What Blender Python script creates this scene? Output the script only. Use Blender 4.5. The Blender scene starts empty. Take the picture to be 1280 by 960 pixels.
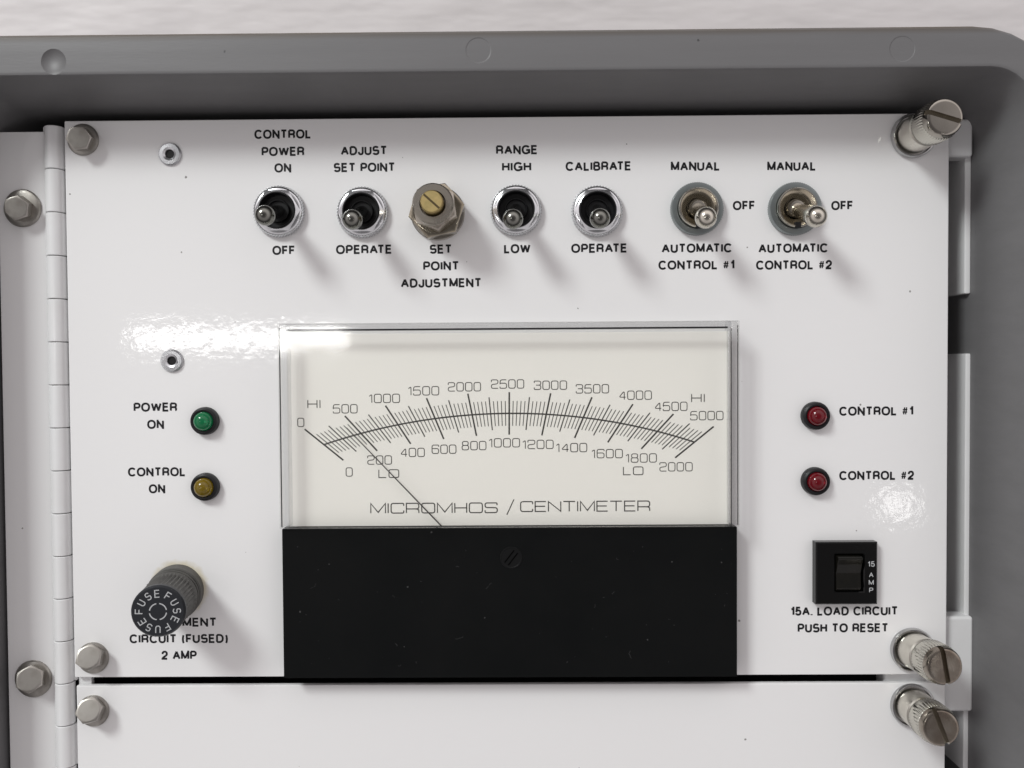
import bpy, bmesh, math, random
from mathutils import Vector, Matrix
random.seed(7)
SC = bpy.context.scene
COL = SC.collection
PI = math.pi
MM = 0.001
R_ = math.radians

# ------------------------------------------------------------------ camera
# Panel frame, millimetres: x right, y down, z into the cabinet; origin = top left corner of the control panel.
FPX = 1035.0
CR = ((0.99994836, 0.00657402, 0.0077503), (-0.00639476, 0.99971659, -0.02293154), (-0.00789886, 0.02288079, 0.999707))
CC = (112.970, 61.654, -207.118)
cam_d = bpy.data.cameras.new('camera')
cam = bpy.data.objects.new('camera', cam_d); COL.objects.link(cam)
def w_(v): return Vector((v[0], v[2], -v[1]))
right, down, fwd = (w_(r) for r in CR)
m = Matrix((right, -down, -fwd)).transposed().to_4x4()
m.translation = w_(CC) * MM
cam.matrix_world = m
cam_d.sensor_width = 36; cam_d.lens = 36 * FPX / 1280
cam_d.clip_start = 0.01; cam_d.clip_end = 50
cam_d.dof.use_dof = True; cam_d.dof.focus_distance = 0.203; cam_d.dof.aperture_fstop = 20
SC.camera = cam

def P(px, py, h=0.0):
    """spot of the photograph -> (x, z) in mm on the plane lying h mm in front of the panel face"""
    d = [sum(CR[k][i] * v for k, v in enumerate(((px - 640) / FPX, (py - 480) / FPX, 1.0))) for i in range(3)]
    t = (-h - CC[2]) / d[2]
    return CC[0] + t * d[0], -(CC[1] + t * d[1])

# ------------------------------------------------------------------ world and lamps
W = bpy.data.worlds.new('World'); SC.world = W; W.use_nodes = True
nt = W.node_tree; nt.nodes.clear()
def nn(t, kind, **kw):
    n = t.nodes.new(kind)
    for k, v in kw.items(): setattr(n, k, v)
    return n
wo = nn(nt, 'ShaderNodeOutputWorld'); bg = nn(nt, 'ShaderNodeBackground'); tc = nn(nt, 'ShaderNodeTexCoord')
sp = nn(nt, 'ShaderNodeSeparateXYZ'); mr = nn(nt, 'ShaderNodeFloatCurve'); mz = nn(nt, 'ShaderNodeMapRange')
ad = nn(nt, 'ShaderNodeMath', operation='MULTIPLY')
nt.links.new(tc.outputs['Generated'], sp.inputs[0])
cv = mr.mapping.curves[0]                       # room brightness against direction: 0 = behind the viewer, .5 = sideways
for q, y in ((0, .14), (.05, .24), (.10, .52), (.16, .84), (.26, .84), (.36, .42), (.5, .20), (1, .25)):
    if q in (0, 1): cv.points[0 if q == 0 else -1].location = (q, y)
    else: cv.points.new(q, y)
for q in cv.points: q.handle_type = 'AUTO_CLAMPED'
mr.mapping.update()
sh_ = nn(nt, 'ShaderNodeMath', operation='MULTIPLY_ADD'); sh_.inputs[1].default_value = .5; sh_.inputs[2].default_value = .5
nt.links.new(sp.outputs['Y'], sh_.inputs[0]); nt.links.new(sh_.outputs[0], mr.inputs['Value']); nt.links.new(sp.outputs['Z'], mz.inputs['Value'])
mz.inputs['From Min'].default_value = -0.8; mz.inputs['From Max'].default_value = 0.9
mz.inputs['To Min'].default_value = 0.55; mz.inputs['To Max'].default_value = 1.28
nt.links.new(mr.outputs[0], ad.inputs[0]); nt.links.new(mz.outputs[0], ad.inputs[1])
nt.links.new(ad.outputs[0], bg.inputs['Strength'])
bg.inputs['Color'].default_value = (1.0, 0.945, 0.955, 1)
nt.links.new(bg.outputs[0], wo.inputs[0])

FOOT = Vector((112.97, 0, -61.65)) * MM
def area(name, loc, target, sx, sy, watts, color):
    l = bpy.data.lights.new(name, 'AREA'); l.shape = 'RECTANGLE'; l.size = sx; l.size_y = sy
    l.energy = watts; l.color = color
    o = bpy.data.objects.new(name, l); COL.objects.link(o)
    o.location = loc
    o.rotation_euler = (Vector(target) - Vector(loc)).to_track_quat('-Z', 'Y').to_euler()
    return o
KD = Vector((-0.80, -0.90, 0.88))
area('window_light', FOOT + KD, FOOT, 0.33, 0.33, 11.6, (0.96, 1.0, 0.985))
def mirrored(px, py, L):
    x, z = P(px, py); k = 1 + L / 0.207
    return FOOT + Vector(((x - 112.97) * MM * k, -L, (z + 61.65) * MM * k))
area('tube_lamp', mirrored(306, 423, 1.5), FOOT + Vector((-.06, 0, 0)), 0.42, 0.034, 0.58, (1, 0.99, 0.97))
area('ceiling_lamp', mirrored(1122, 631, 1.5), FOOT + Vector((.09, 0, -.03)), 0.055, 0.05, 0.055, (1, 0.99, 0.97))

SC.view_settings.view_transform = 'Standard'; SC.view_settings.look = 'None'
SC.view_settings.exposure = 0.21; SC.view_settings.gamma = 1.0
SC.render.engine = 'CYCLES'
SC.cycles.use_denoising = True
SC.cycles.max_bounces = 10; SC.cycles.transparent_max_bounces = 12; SC.cycles.transmission_bounces = 8

# ------------------------------------------------------------------ materials
def mat(name, color, rough=0.4, metal=0.0, coat=0.0, var=0.0, vscale=300.0, bump=0.0, bscale=600.0, spec=0.5, stretch=(1, 1, 1), dark=None):
    """Principled material; var = colour variation (towards `dark`), bump = relief in metres"""
    M = bpy.data.materials.new(name); M.use_nodes = True
    t = M.node_tree; b = t.nodes['Principled BSDF']
    b.inputs['Base Color'].default_value = (*color, 1); b.inputs['Roughness'].default_value = rough
    b.inputs['Metallic'].default_value = metal; b.inputs['Coat Weight'].default_value = coat
    b.inputs['Specular IOR Level'].default_value = spec
    c = nn(t, 'ShaderNodeTexCoord'); mp = nn(t, 'ShaderNodeMapping'); mp.inputs['Scale'].default_value = stretch
    t.links.new(c.outputs['Object'], mp.inputs[0])
    if var:
        n = nn(t, 'ShaderNodeTexNoise'); n.inputs['Scale'].default_value = vscale; n.inputs['Detail'].default_value = 2.5 if metal else 6; n.inputs['Roughness'].default_value = .5 if metal else .65
        t.links.new(mp.outputs[0], n.inputs['Vector'])
        r = nn(t, 'ShaderNodeMapRange'); r.inputs['From Min'].default_value = .35; r.inputs['From Max'].default_value = .7
        r.inputs['To Max'].default_value = var
        t.links.new(n.outputs['Fac'], r.inputs['Value'])
        x = nn(t, 'ShaderNodeMix', data_type='RGBA')
        x.inputs['A'].default_value = (*color, 1); x.inputs['B'].default_value = (*(dark or [q * .4 for q in color]), 1)
        t.links.new(r.outputs[0], x.inputs['Factor']); t.links.new(x.outputs['Result'], b.inputs['Base Color'])
        rr = nn(t, 'ShaderNodeMapRange'); rr.inputs['To Min'].default_value = rough * .8; rr.inputs['To Max'].default_value = min(1, rough * 1.5)
        t.links.new(n.outputs['Fac'], rr.inputs['Value']); t.links.new(rr.outputs[0], b.inputs['Roughness'])
    if bump:
        n = nn(t, 'ShaderNodeTexNoise'); n.inputs['Scale'].default_value = bscale; n.inputs['Detail'].default_value = 3
        t.links.new(mp.outputs[0], n.inputs['Vector'])
        bp = nn(t, 'ShaderNodeBump'); bp.inputs['Strength'].default_value = 1; bp.inputs['Distance'].default_value = bump
        t.links.new(n.outputs['Fac'], bp.inputs['Height']); t.links.new(bp.outputs[0], b.inputs['Normal'])
    return M

def speckle(M, cell, size, keep, ink):
    """scatters small dirt specks of colour `ink` over a material"""
    t = M.node_tree; b = t.nodes['Principled BSDF']
    c = nn(t, 'ShaderNodeTexCoord')
    w = nn(t, 'ShaderNodeTexNoise'); w.inputs['Scale'].default_value = 2500
    ma = nn(t, 'ShaderNodeMixRGB', blend_type='ADD'); ma.inputs['Fac'].default_value = .00035
    t.links.new(c.outputs['Object'], ma.inputs[1]); t.links.new(c.outputs['Object'], w.inputs['Vector']); t.links.new(w.outputs['Color'], ma.inputs[2])
    v = nn(t, 'ShaderNodeTexVoronoi', voronoi_dimensions='2D'); v.inputs['Scale'].default_value = 1.0 / cell
    sx = nn(t, 'ShaderNodeSeparateXYZ'); fl = nn(t, 'ShaderNodeCombineXYZ'); t.links.new(ma.outputs[0], sx.inputs[0])
    t.links.new(sx.outputs['X'], fl.inputs['X']); t.links.new(sx.outputs['Z'], fl.inputs['Y']); t.links.new(fl.outputs[0], v.inputs['Vector'])
    s = nn(t, 'ShaderNodeSeparateColor'); t.links.new(v.outputs['Color'], s.inputs[0])
    sz = nn(t, 'ShaderNodeMath', operation='MULTIPLY'); sz.inputs[1].default_value = size / cell
    t.links.new(s.outputs['Green'], sz.inputs[0])
    lt = nn(t, 'ShaderNodeMath', operation='LESS_THAN'); t.links.new(v.outputs['Distance'], lt.inputs[0]); t.links.new(sz.outputs[0], lt.inputs[1])
    kp = nn(t, 'ShaderNodeMath', operation='LESS_THAN'); kp.inputs[1].default_value = keep; t.links.new(s.outputs['Red'], kp.inputs[0])
    mu = nn(t, 'ShaderNodeMath', operation='MULTIPLY'); t.links.new(lt.outputs[0], mu.inputs[0]); t.links.new(kp.outputs[0], mu.inputs[1])
    m2 = nn(t, 'ShaderNodeMath', operation='MULTIPLY'); m2.inputs[1].default_value = .75; t.links.new(mu.outputs[0], m2.inputs[0])
    x = nn(t, 'ShaderNodeMix', data_type='RGBA'); x.inputs['B'].default_value = (*ink, 1)
    old = b.inputs['Base Color']
    if old.is_linked: t.links.new(old.links[0].from_socket, x.inputs['A'])
    else: x.inputs['A'].default_value = old.default_value
    t.links.new(m2.outputs[0], x.inputs['Factor']); t.links.new(x.outputs['Result'], old)

ENAMEL = mat('white_enamel', (.80, .795, .795), .05, var=.10, vscale=14, dark=(.74, .73, .725), bump=2.7e-5, bscale=430)
speckle(ENAMEL, .014, .00030, .20, (.10, .09, .08))
t = ENAMEL.node_tree; b = t.nodes['Principled BSDF']; fx, fz = P(224, 735)
c = nn(t, 'ShaderNodeTexCoord'); d = nn(t, 'ShaderNodeVectorMath', operation='DISTANCE'); d.inputs[1].default_value = (fx * MM, 0, fz * MM)
w = nn(t, 'ShaderNodeTexNoise'); w.inputs['Scale'].default_value = 350; ma = nn(t, 'ShaderNodeMath', operation='MULTIPLY_ADD'); ma.inputs[1].default_value = .003
t.links.new(c.outputs['Object'], d.inputs[0]); t.links.new(c.outputs['Object'], w.inputs['Vector']); t.links.new(w.outputs['Fac'], ma.inputs[0]); t.links.new(d.outputs['Value'], ma.inputs[2])
g = nn(t, 'ShaderNodeMapRange'); g.inputs['From Min'].default_value = .0078; g.inputs['From Max'].default_value = .0092; g.inputs['To Min'].default_value = .75; g.inputs['To Max'].default_value = 0
x = nn(t, 'ShaderNodeMix', data_type='RGBA'); x.inputs['B'].default_value = (.62, .56, .40, 1)
t.links.new(ma.outputs[0], g.inputs['Value']); t.links.new(g.outputs[0], x.inputs['Factor']); t.links.new(b.inputs['Base Color'].links[0].from_socket, x.inputs['A']); t.links.new(x.outputs['Result'], b.inputs['Base Color'])
HINGEWHITE = mat('hinge_enamel', (.76, .76, .765), .16, var=.3, vscale=90, dark=(.66, .65, .64), bump=8e-6, bscale=500)
INK = mat('black_ink', (.006, .006, .008), .5, spec=.3)
DIALINK = mat('dial_ink', (.035, .033, .03), .6)
WHITEINK = mat('white_ink', (.46, .47, .48), .5)
GREY = mat('grey_plastic', (.148, .146, .149), .42, var=.35, vscale=70, stretch=(.22, 1, 3.0), dark=(.105, .103, .105), bump=1.5e-5, bscale=1600)
WALLM = mat('wall_paint', (.62, .59, .59), .55, var=.5, vscale=55, dark=(.53, .505, .505), bump=2.2e-3, bscale=38, stretch=(.5, 1, 1.5))
DARKIN = mat('dark_interior', (.02, .02, .022), .7)
CHROME = mat('bright_chrome', (.74, .75, .77), .17, 1, var=.5, vscale=500, dark=(.38, .39, .40), bump=2e-6, bscale=900)
NICKEL = mat('aged_nickel', (.58, .55, .485), .13, 1, var=.35, vscale=160, dark=(.38, .34, .28))
NICKELFACE = mat('worn_nickel_face', (.36, .325, .28), .2, 1, var=.9, vscale=300, dark=(.17, .13, .10))
KNOBNICKEL = mat('knurled_nickel', (.60, .58, .52), .14, 1, var=.3, vscale=160, dark=(.42, .39, .33))
KNOBFACE = mat('dark_polished_face', (.40, .375, .335), .10, 1, var=.5, vscale=160, dark=(.26, .235, .20))
SLEEVE = mat('satin_nickel', (.74, .71, .64), .26, 1, var=.35, vscale=150, dark=(.45, .42, .36))
STEEL = mat('dull_steel', (.43, .41, .38), .36, 1, var=.6, vscale=300, dark=(.19, .17, .15), bump=3e-6, bscale=800)
ZINC = mat('zinc_plate', (.31, .345, .345), .30, 1, var=.5, vscale=300, dark=(.19, .20, .20), bump=3e-6, bscale=900)
ALUM = mat('aluminium', (.70, .71, .73), .25, 1, var=.4, vscale=500, dark=(.45, .46, .48))
BRASS = mat('brass', (.68, .52, .24), .36, 1, var=.8, vscale=420, dark=(.36, .29, .13), bump=1.2e-5, bscale=900)
DARKNICKEL = mat('dark_nickel', (.43, .39, .315), .12, 1, var=.7, vscale=200, dark=(.15, .12, .08))
FLANGE = mat('flange_chrome', (.50, .50, .50), .13, 1, var=.5, vscale=300, dark=(.24, .24, .24))
SMOKE = mat('dark_chrome', (.22, .22, .20), .12, 1, var=.5, vscale=400, dark=(.12, .12, .11))
BLACK = mat('black_plastic', (.008, .008, .009), .4, spec=.3)
BLACKGLOSS = mat('gloss_black_plastic', (.003, .003, .003), .09, spec=.3)
FUSEGREY = mat('faded_black_plastic', (.085, .082, .075), .48, var=.5, vscale=300, dark=(.03, .03, .028), bump=2e-5, bscale=900)
FUSEFACE = mat('fuse_face_plastic', (.014, .016, .02), .4, bump=2e-5, bscale=900)
BEZEL = mat('bezel_black', (.0035, .004, .0042), .5, var=.5, vscale=40, dark=(.006, .006, .006), spec=.10, bump=4e-6, bscale=700)
speckle(BEZEL, .0065, .00022, .22, (.07, .07, .07))
DIAL = mat('dial_card', (.93, .915, .865), .6, var=.15, vscale=25, dark=(.90, .88, .82))

def clear(name, tint, gloss, rough=.075):
    M = bpy.data.materials.new(name); M.use_nodes = True
    t = M.node_tree; t.nodes.clear()
    o = nn(t, 'ShaderNodeOutputMaterial'); tr = nn(t, 'ShaderNodeBsdfTransparent'); gl = nn(t, 'ShaderNodeBsdfGlossy')
    fr = nn(t, 'ShaderNodeFresnel'); mx = nn(t, 'ShaderNodeMixShader'); ma = nn(t, 'ShaderNodeMath', operation='MULTIPLY_ADD')
    tr.inputs[0].default_value = (*tint, 1); gl.inputs['Roughness'].default_value = rough
    ge = nn(t, 'ShaderNodeNewGeometry'); io = nn(t, 'ShaderNodeMapRange'); io.inputs['To Min'].default_value = 1.49; io.inputs['To Max'].default_value = 1 / 1.49
    t.links.new(ge.outputs['Backfacing'], io.inputs['Value']); t.links.new(io.outputs[0], fr.inputs['IOR'])
    ma.inputs[1].default_value = 1.0; ma.inputs[2].default_value = gloss
    t.links.new(fr.outputs[0], ma.inputs[0]); t.links.new(ma.outputs[0], mx.inputs[0])
    t.links.new(tr.outputs[0], mx.inputs[1]); t.links.new(gl.outputs[0], mx.inputs[2]); t.links.new(mx.outputs[0], o.inputs[0])
    return M
CLEAR = clear('clear_acrylic', (.99, .99, .985), 0.0)
t = CLEAR.node_tree; n = nn(t, 'ShaderNodeTexNoise'); n.inputs['Scale'].default_value = 110; n.inputs['Detail'].default_value = 2
c = nn(t, 'ShaderNodeTexCoord'); bp = nn(t, 'ShaderNodeBump'); bp.inputs['Distance'].default_value = 3.5e-5; bp.inputs['Strength'].default_value = 1
t.links.new(c.outputs['Object'], n.inputs['Vector']); t.links.new(n.outputs['Fac'], bp.inputs['Height'])
t.links.new(bp.outputs[0], next(q for q in t.nodes if q.type == 'BSDF_GLOSSY').inputs['Normal'])
CLEAREDGE = clear('acrylic_edge', (.965, .965, .97), 0.03, .05)
CLEARRIB = clear('acrylic_rib', (.96, .96, .965), 0.02, .08)

def lens(name, col):
    M = bpy.data.materials.new(name); M.use_nodes = True
    t = M.node_tree; b = t.nodes['Principled BSDF']
    b.inputs['Base Color'].default_value = (*col, 1); b.inputs['Roughness'].default_value = .08
    b.inputs['Transmission Weight'].default_value = .55; b.inputs['IOR'].default_value = 1.45
    n = nn(t, 'ShaderNodeTexNoise'); n.inputs['Scale'].default_value = 500
    r = nn(t, 'ShaderNodeMapRange'); r.inputs['To Min'].default_value = .05; r.inputs['To Max'].default_value = .14
    t.links.new(n.outputs['Fac'], r.inputs['Value']); t.links.new(r.outputs[0], b.inputs['Roughness'])
    return M
L_GREEN = lens('green_lens', (.012, .27, .10)); L_AMBER = lens('amber_lens', (.30, .20, .01)); L_RED = lens('red_lens', (.22, .004, .012))

# ------------------------------------------------------------------ mesh helpers (local frame: x right, z up, -y towards the viewer; mm)
def V(x, h, z): return Vector((x * MM, -h * MM, z * MM))
def finish(name, bm, material, parent=None, loc=None, smooth=30):
    bmesh.ops.remove_doubles(bm, verts=bm.verts, dist=1e-7)
    bmesh.ops.recalc_face_normals(bm, faces=bm.faces)
    for f in bm.faces: f.smooth = True
    for e in bm.edges:
        e.smooth = (len(e.link_faces) == 2 and e.calc_face_angle(0) < R_(smooth))
    me = bpy.data.meshes.new(name); bm.to_mesh(me); bm.free()
    for mm in (material if isinstance(material, (list, tuple)) else [material]): me.materials.append(mm)
    o = bpy.data.objects.new(name, me); COL.objects.link(o)
    wn = o.modifiers.new('flat_faces', 'WEIGHTED_NORMAL'); wn.weight = 100; wn.keep_sharp = True
    if parent: o.parent = parent
    if loc is not None: o.location = loc
    return o
def lathe(bm, prof, seg=48, cx=0, cz=0, tooth=None, close=True):
    """prof: (r, h) list; tooth: {index: (depth, duty)} makes that ring a knurl"""
    rings = []
    for k, (r, h) in enumerate(prof):
        if r < 1e-6: rings.append([bm.verts.new(V(cx, h, cz))]); continue
        ring = []
        for i in range(seg):
            a = 2 * PI * i / seg
            q = r - (tooth[k] if tooth and k in tooth and i % 2 else 0)
            ring.append(bm.verts.new(V(cx + q * math.cos(a), h, cz + q * math.sin(a))))
        rings.append(ring)
    for A, B in zip(rings, rings[1:]):
        for i in range(seg):
            j = (i + 1) % seg
            vs = [A[i % len(A)], A[j % len(A)], B[j % len(B)], B[i % len(B)]]
            u = []
            for v in vs:
                if v not in u: u.append(v)
            if len(u) > 2: bm.faces.new(u)
    return rings
def prism(bm, n, r, h0, h1, ch=0.0, rot=0.0, top=True, bottom=True, cx=0, cz=0):
    """n-gon nut body whose top corners are rounded by a chamfer cone"""
    seg = n * 8; ap = r * math.cos(PI / n)
    def rad(a):
        b = ((a - rot) % (2 * PI / n)) - PI / n
        return ap / math.cos(b)
    A = []; B = []; T = []
    for i in range(seg):
        a = 2 * PI * i / seg + rot; q = rad(a); c, s = math.cos(a), math.sin(a)
        A.append(bm.verts.new(V(cx + q * c, h0, cz + q * s)))
        B.append(bm.verts.new(V(cx + q * c, h1 - ch * .5 - (q - ap) * .6, cz + q * s)))
        T.append(bm.verts.new(V(cx + (ap - ch) * c, h1, cz + (ap - ch) * s)))
    for X, Y in ((A, B), (B, T)):
        for i in range(seg):
            j = (i + 1) % seg; bm.faces.new((X[i], X[j], Y[j], Y[i]))
    if bottom: bm.faces.new(A)
    if top: bm.faces.new(T)
def box(bm, x0, x1, h0, h1, z0, z1, bev=0.0, seg=2):
    t = bmesh.new()
    bmesh.ops.create_cube(t, size=1)
    for v in t.verts:
        v.co = V(x0 + (v.co.x + .5) * (x1 - x0), h0 + (.5 - v.co.y) * (h1 - h0), z0 + (v.co.z + .5) * (z1 - z0))
    if bev: bmesh.ops.bevel(t, geom=t.edges[:], offset=bev * MM, segments=seg, profile=.5, affect='EDGES')
    me = bpy.data.meshes.new('tmp'); t.to_mesh(me); t.free(); bm.from_mesh(me); bpy.data.meshes.remove(me)
def disc(bm, r, h, cx=0, cz=0, seg=32):
    bm.faces.new([bm.verts.new(V(cx + r * math.cos(2 * PI * i / seg), h, cz + r * math.sin(2 * PI * i / seg))) for i in range(seg)])
def ribbon(bm, pts, w, h, closed=False):
    """flat stroke of width w along 2-D points (mm)"""
    pts = [Vector(p) for p in pts]; n = len(pts); L = []; Rr = []
    for i, p in enumerate(pts):
        a = pts[i - 1] if (i or closed) else None; b = pts[(i + 1) % n] if (i < n - 1 or closed) else None
        d1 = (p - a).normalized() if a is not None else None; d2 = (b - p).normalized() if b is not None else None
        if d1 is None: d1 = d2
        if d2 is None: d2 = d1
        t = (d1 + d2); t = t.normalized() if t.length > 1e-6 else d1
        nrm = Vector((-t.y, t.x)); k = max(.5, nrm.dot(Vector((-d1.y, d1.x))))
        q = nrm * (w / 2 / k)
        L.append(bm.verts.new(V(p.x + q.x, h, p.y + q.y))); Rr.append(bm.verts.new(V(p.x - q.x, h, p.y - q.y)))
    for i in range(n if closed else n - 1):
        j = (i + 1) % n
        bm.faces.new((L[i], L[j], Rr[j], Rr[i]))
def rounded(pts, r, closed=False, seg=4):
    pts = [Vector(p) for p in pts]; n = len(pts); out = []
    for i, p in enumerate(pts):
        if not closed and i in (0, n - 1): out.append(p); continue
        a = pts[i - 1]; b = pts[(i + 1) % n]
        q = min(r, (a - p).length * .49, (b - p).length * .49)
        s = p + (a - p).normalized() * q; e = p + (b - p).normalized() * q
        for k in range(seg + 1):
            t = k / seg; out.append(s * (1 - t) ** 2 + p * 2 * t * (1 - t) + e * t * t)
    return out
def ell(cx, cz, rx, rz, a0, a1, n=14, e=2.25):
    out = []
    for i in range(n + 1):
        a = R_(a0 + (a1 - a0) * i / n); c, q = math.cos(a), math.sin(a)
        out.append((cx + rx * math.copysign(abs(c) ** (2 / e), c), cz + rz * math.copysign(abs(q) ** (2 / e), q)))
    return out
def bowl(w, z0, z1, x=0):                       # right hand bowl of B, P, R, D
    r = (z1 - z0) / 2; k = max(0, w - r * 1.05)
    return [(x, z1), (k, z1)] + ell(k, (z0 + z1) / 2, w - k, r, 90, -90)[1:-1] + [(k, z0), (x, z0)]
SANS = {                                        # plain sans capitals as centre lines: width, strokes, closed flags
    'A': (.80, [[(0, 0), (.40, 1), (.80, 0)], [(.14, .36), (.66, .36)]]),
    'B': (.66, [[(0, 0), (0, 1)], bowl(.60, .53, 1), bowl(.66, 0, .53)]),
    'C': (.80, [ell(.42, .5, .42, .5, 38, 322, 26)]),
    'D': (.74, [[(0, 0), (0, 1)], [(0, 1), (.30, 1)] + ell(.30, .5, .44, .5, 90, -90, 18)[1:-1] + [(.30, 0), (0, 0)]]),
    'E': (.58, [[(.58, 1), (0, 1), (0, 0), (.60, 0)], [(0, .53), (.54, .53)]]),
    'F': (.54, [[(.56, 1), (0, 1), (0, 0)], [(0, .50), (.50, .50)]]),
    'G': (.84, [ell(.43, .5, .43, .5, 38, 345, 28), [(.46, .46), (.84, .46), (.84, 0)]]),
    'H': (.68, [[(0, 0), (0, 1)], [(.68, 0), (.68, 1)], [(0, .52), (.68, .52)]]),
    'I': (.0, [[(0, 0), (0, 1)]]),
    'J': (.50, [[(.50, 1), (.50, .28)] + ell(.25, .26, .25, .26, 0, -180, 14) + [(0, .34)]]),
    'L': (.52, [[(0, 1), (0, 0), (.54, 0)]]),
    'M': (.84, [[(0, 0), (0, 1), (.42, .06), (.84, 1), (.84, 0)]]),
    'N': (.70, [[(0, 0), (0, 1), (.70, 0), (.70, 1)]]),
    'O': (.88, [ell(.44, .5, .44, .5, 0, 354, 40)]),
    'P': (.64, [[(0, 0), (0, 1)], bowl(.64, .44, 1)]),
    'R': (.68, [[(0, 0), (0, 1)], bowl(.66, .47, 1), ell(.44, .25, .21, .22, 90, 0, 8) + [(.66, .06), (.70, 0)]]),
    'S': (.66, [ell(.33, .755, .30, .245, 25, 180, 12) + ell(.33, .60, .30, .10, 200, 250, 4) + ell(.33, .42, .33, .10, 65, 20, 4) + ell(.33, .255, .33, .255, 0, -160, 14)]),
    'T': (.68, [[(0, 1), (.68, 1)], [(.34, 1), (.34, 0)]]),
    'U': (.68, [[(0, 1), (0, .36)] + ell(.34, .34, .34, .34, 180, 360, 18) + [(.68, .36), (.68, 1)]]),
    'W': (1.10, [[(0, 1), (.27, 0), (.55, .96), (.83, 0), (1.10, 1)]]),
    '#': (.62, [[(.12, .02), (.27, .98)], [(.38, .02), (.53, .98)], [(.02, .66), (.62, .66)], [(0, .33), (.60, .33)]]),
    '1': (.28, [[(0, .74), (.14, .80), (.28, 1), (.28, 0)]]),
    '2': (.58, [[(.0, .66)] + ell(.29, .70, .28, .30, 170, -20, 14) + [(.44, .44), (.08, .16), (0, 0), (.60, 0)]]),
    '5': (.58, [[(.54, 1), (.10, 1), (.04, .50)] + ell(.28, .32, .30, .31, 130, -165, 18)]),
    '.': (.02, [[(0, -.06), (0, .09)]]), '(': (.18, [ell(.30, .42, .26, .66, 125, 235, 10)]), ')': (.18, [ell(-.10, .42, .26, .66, 55, -55, 10)]), ' ': (.16, []),
}
def text_bm(bm, s, x0, x1, zc, cap, h, wt=.215, M=None, gap=.36):
    """sans capitals laid flat at height h: the ink runs from x0 to x1, capital height cap, stroke weight wt (of cap)"""
    ws = [SANS[c][0] for c in s]; kern = {'AT': .2, 'TA': .2, 'LT': .1, 'AM': .04, 'FU': .02, 'PO': .04}; tot = sum(ws) + gap * (len(s) - 1) - sum(kern.get(a + b, 0) for a, b in zip(s, s[1:]))
    w = cap * wt; sx = (x1 - x0 - w) / max(tot, .05) if len(s) > 1 or ws[0] > .1 else cap
    cur = 0; n = 0; hc = cap - w
    for c, nx, wd in zip(s, s[1:] + ' ', ws):
        for st in SANS[c][1]:
            q = [(x0 + w / 2 + (cur + a) * sx, zc + (b - .5) * hc) for a, b in st]
            d2 = [q[0]]
            for v in q[1:]:
                if math.hypot(v[0] - d2[-1][0], v[1] - d2[-1][1]) > .02 * cap: d2.append(v)
            runs = [[d2[0]]]
            for i in range(1, len(d2)):
                runs[-1].append(d2[i])
                if i < len(d2) - 1 and (Vector(d2[i]) - Vector(d2[i - 1])).angle(Vector(d2[i + 1]) - Vector(d2[i]), 0) > R_(65): runs.append([d2[i]])
            if len(runs) > 1:                   # butted strokes at sharp corners, drawn out by half a weight
                for a_, b_ in zip(runs, runs[1:]):
                    e = (Vector(a_[-1]) - Vector(a_[-2])).normalized() * w * .5
                    if abs(e.x) < w * .1 or abs(e.y) < w * .1: a_[-1] = tuple(Vector(a_[-1]) + e)
                    e = (Vector(b_[0]) - Vector(b_[1])).normalized() * w * .5
                    if abs(e.x) < w * .1 or abs(e.y) < w * .1: b_[0] = tuple(Vector(b_[0]) + e)
            for q in runs:
                if M: q = [M(*v) for v in q]
                ribbon(bm, q, w * (.62 if c == '#' else 1), h + .004 * (n % 5), c == 'O'); n += 1
        cur += wd + gap - kern.get(c + nx, 0)
def thing(name, label, cat, loc, group=None):
    o = bpy.data.objects.new(name, None); COL.objects.link(o); o.empty_display_size = .005
    o.location = loc; o['label'] = label; o['category'] = cat
    if group: o['group'] = group
    return o
def tag(o, label, cat, group=None):
    o['label'] = label; o['category'] = cat
    if group: o['group'] = group
    return o
def dup(root, loc, label):
    r = root.copy(); COL.objects.link(r); r.location = loc; r['label'] = label
    for ch in [c for c in root.children]:
        c = ch.copy(); COL.objects.link(c); c.parent = r
        for g in [g for g in ch.children]:
            d = g.copy(); COL.objects.link(d); d.parent = c
    return r
def child(root, name): return next(c for c in root.children if c.name.split('.')[0] == name)
def at(px, py, h=0.0):
    x, z = P(px, py, h); return V(x, h, z)

# ------------------------------------------------------------------ wall and cabinet
bm = bmesh.new(); box(bm, -1500, 1700, -130, -110, -1500, 1200)
wall = finish('wall', bm, WALLM); wall['kind'] = 'structure'

LIP = 17.0
ZI = P(640, 89, LIP)[1]; ZO = P(640, 37, LIP)[1]; XI = P(1292, 480, LIP)[0]
XL = -21.5; ZB = -262.0
def rrect(o, h, r):
    """rounded rectangle loop grown outwards by o from the inner lip edge"""
    x0, x1, z0, z1 = XL - o, XI + o, ZB - o, ZI + o; pts = []
    for cx, cz, a0 in ((x1 - r, z1 - r, 0), (x0 + r, z1 - r, 90), (x0 + r, z0 + r, 180), (x1 - r, z0 + r, 270)):
        for k in range(9):
            a = R_(a0 + k * 90 / 8); pts.append((cx + r * math.cos(a), h, cz + r * math.sin(a)))
    return pts
LW = ZO - ZI
loops = [rrect(LW + 1.5, -109, 24), rrect(LW + .4, LIP - 2.0, 24), rrect(LW - .1, LIP - .5, 23.6), rrect(LW - .7, LIP, 23),
         rrect(.9, LIP, 11), rrect(.25, LIP - .25, 10.4), rrect(-.1, LIP - 1.0, 10), rrect(-2.6, 3, 9), rrect(-3.6, -12, 9), rrect(-6, -45, 9)]
bm = bmesh.new(); vr = [[bm.verts.new(V(*p)) for p in l] for l in loops]
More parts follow.
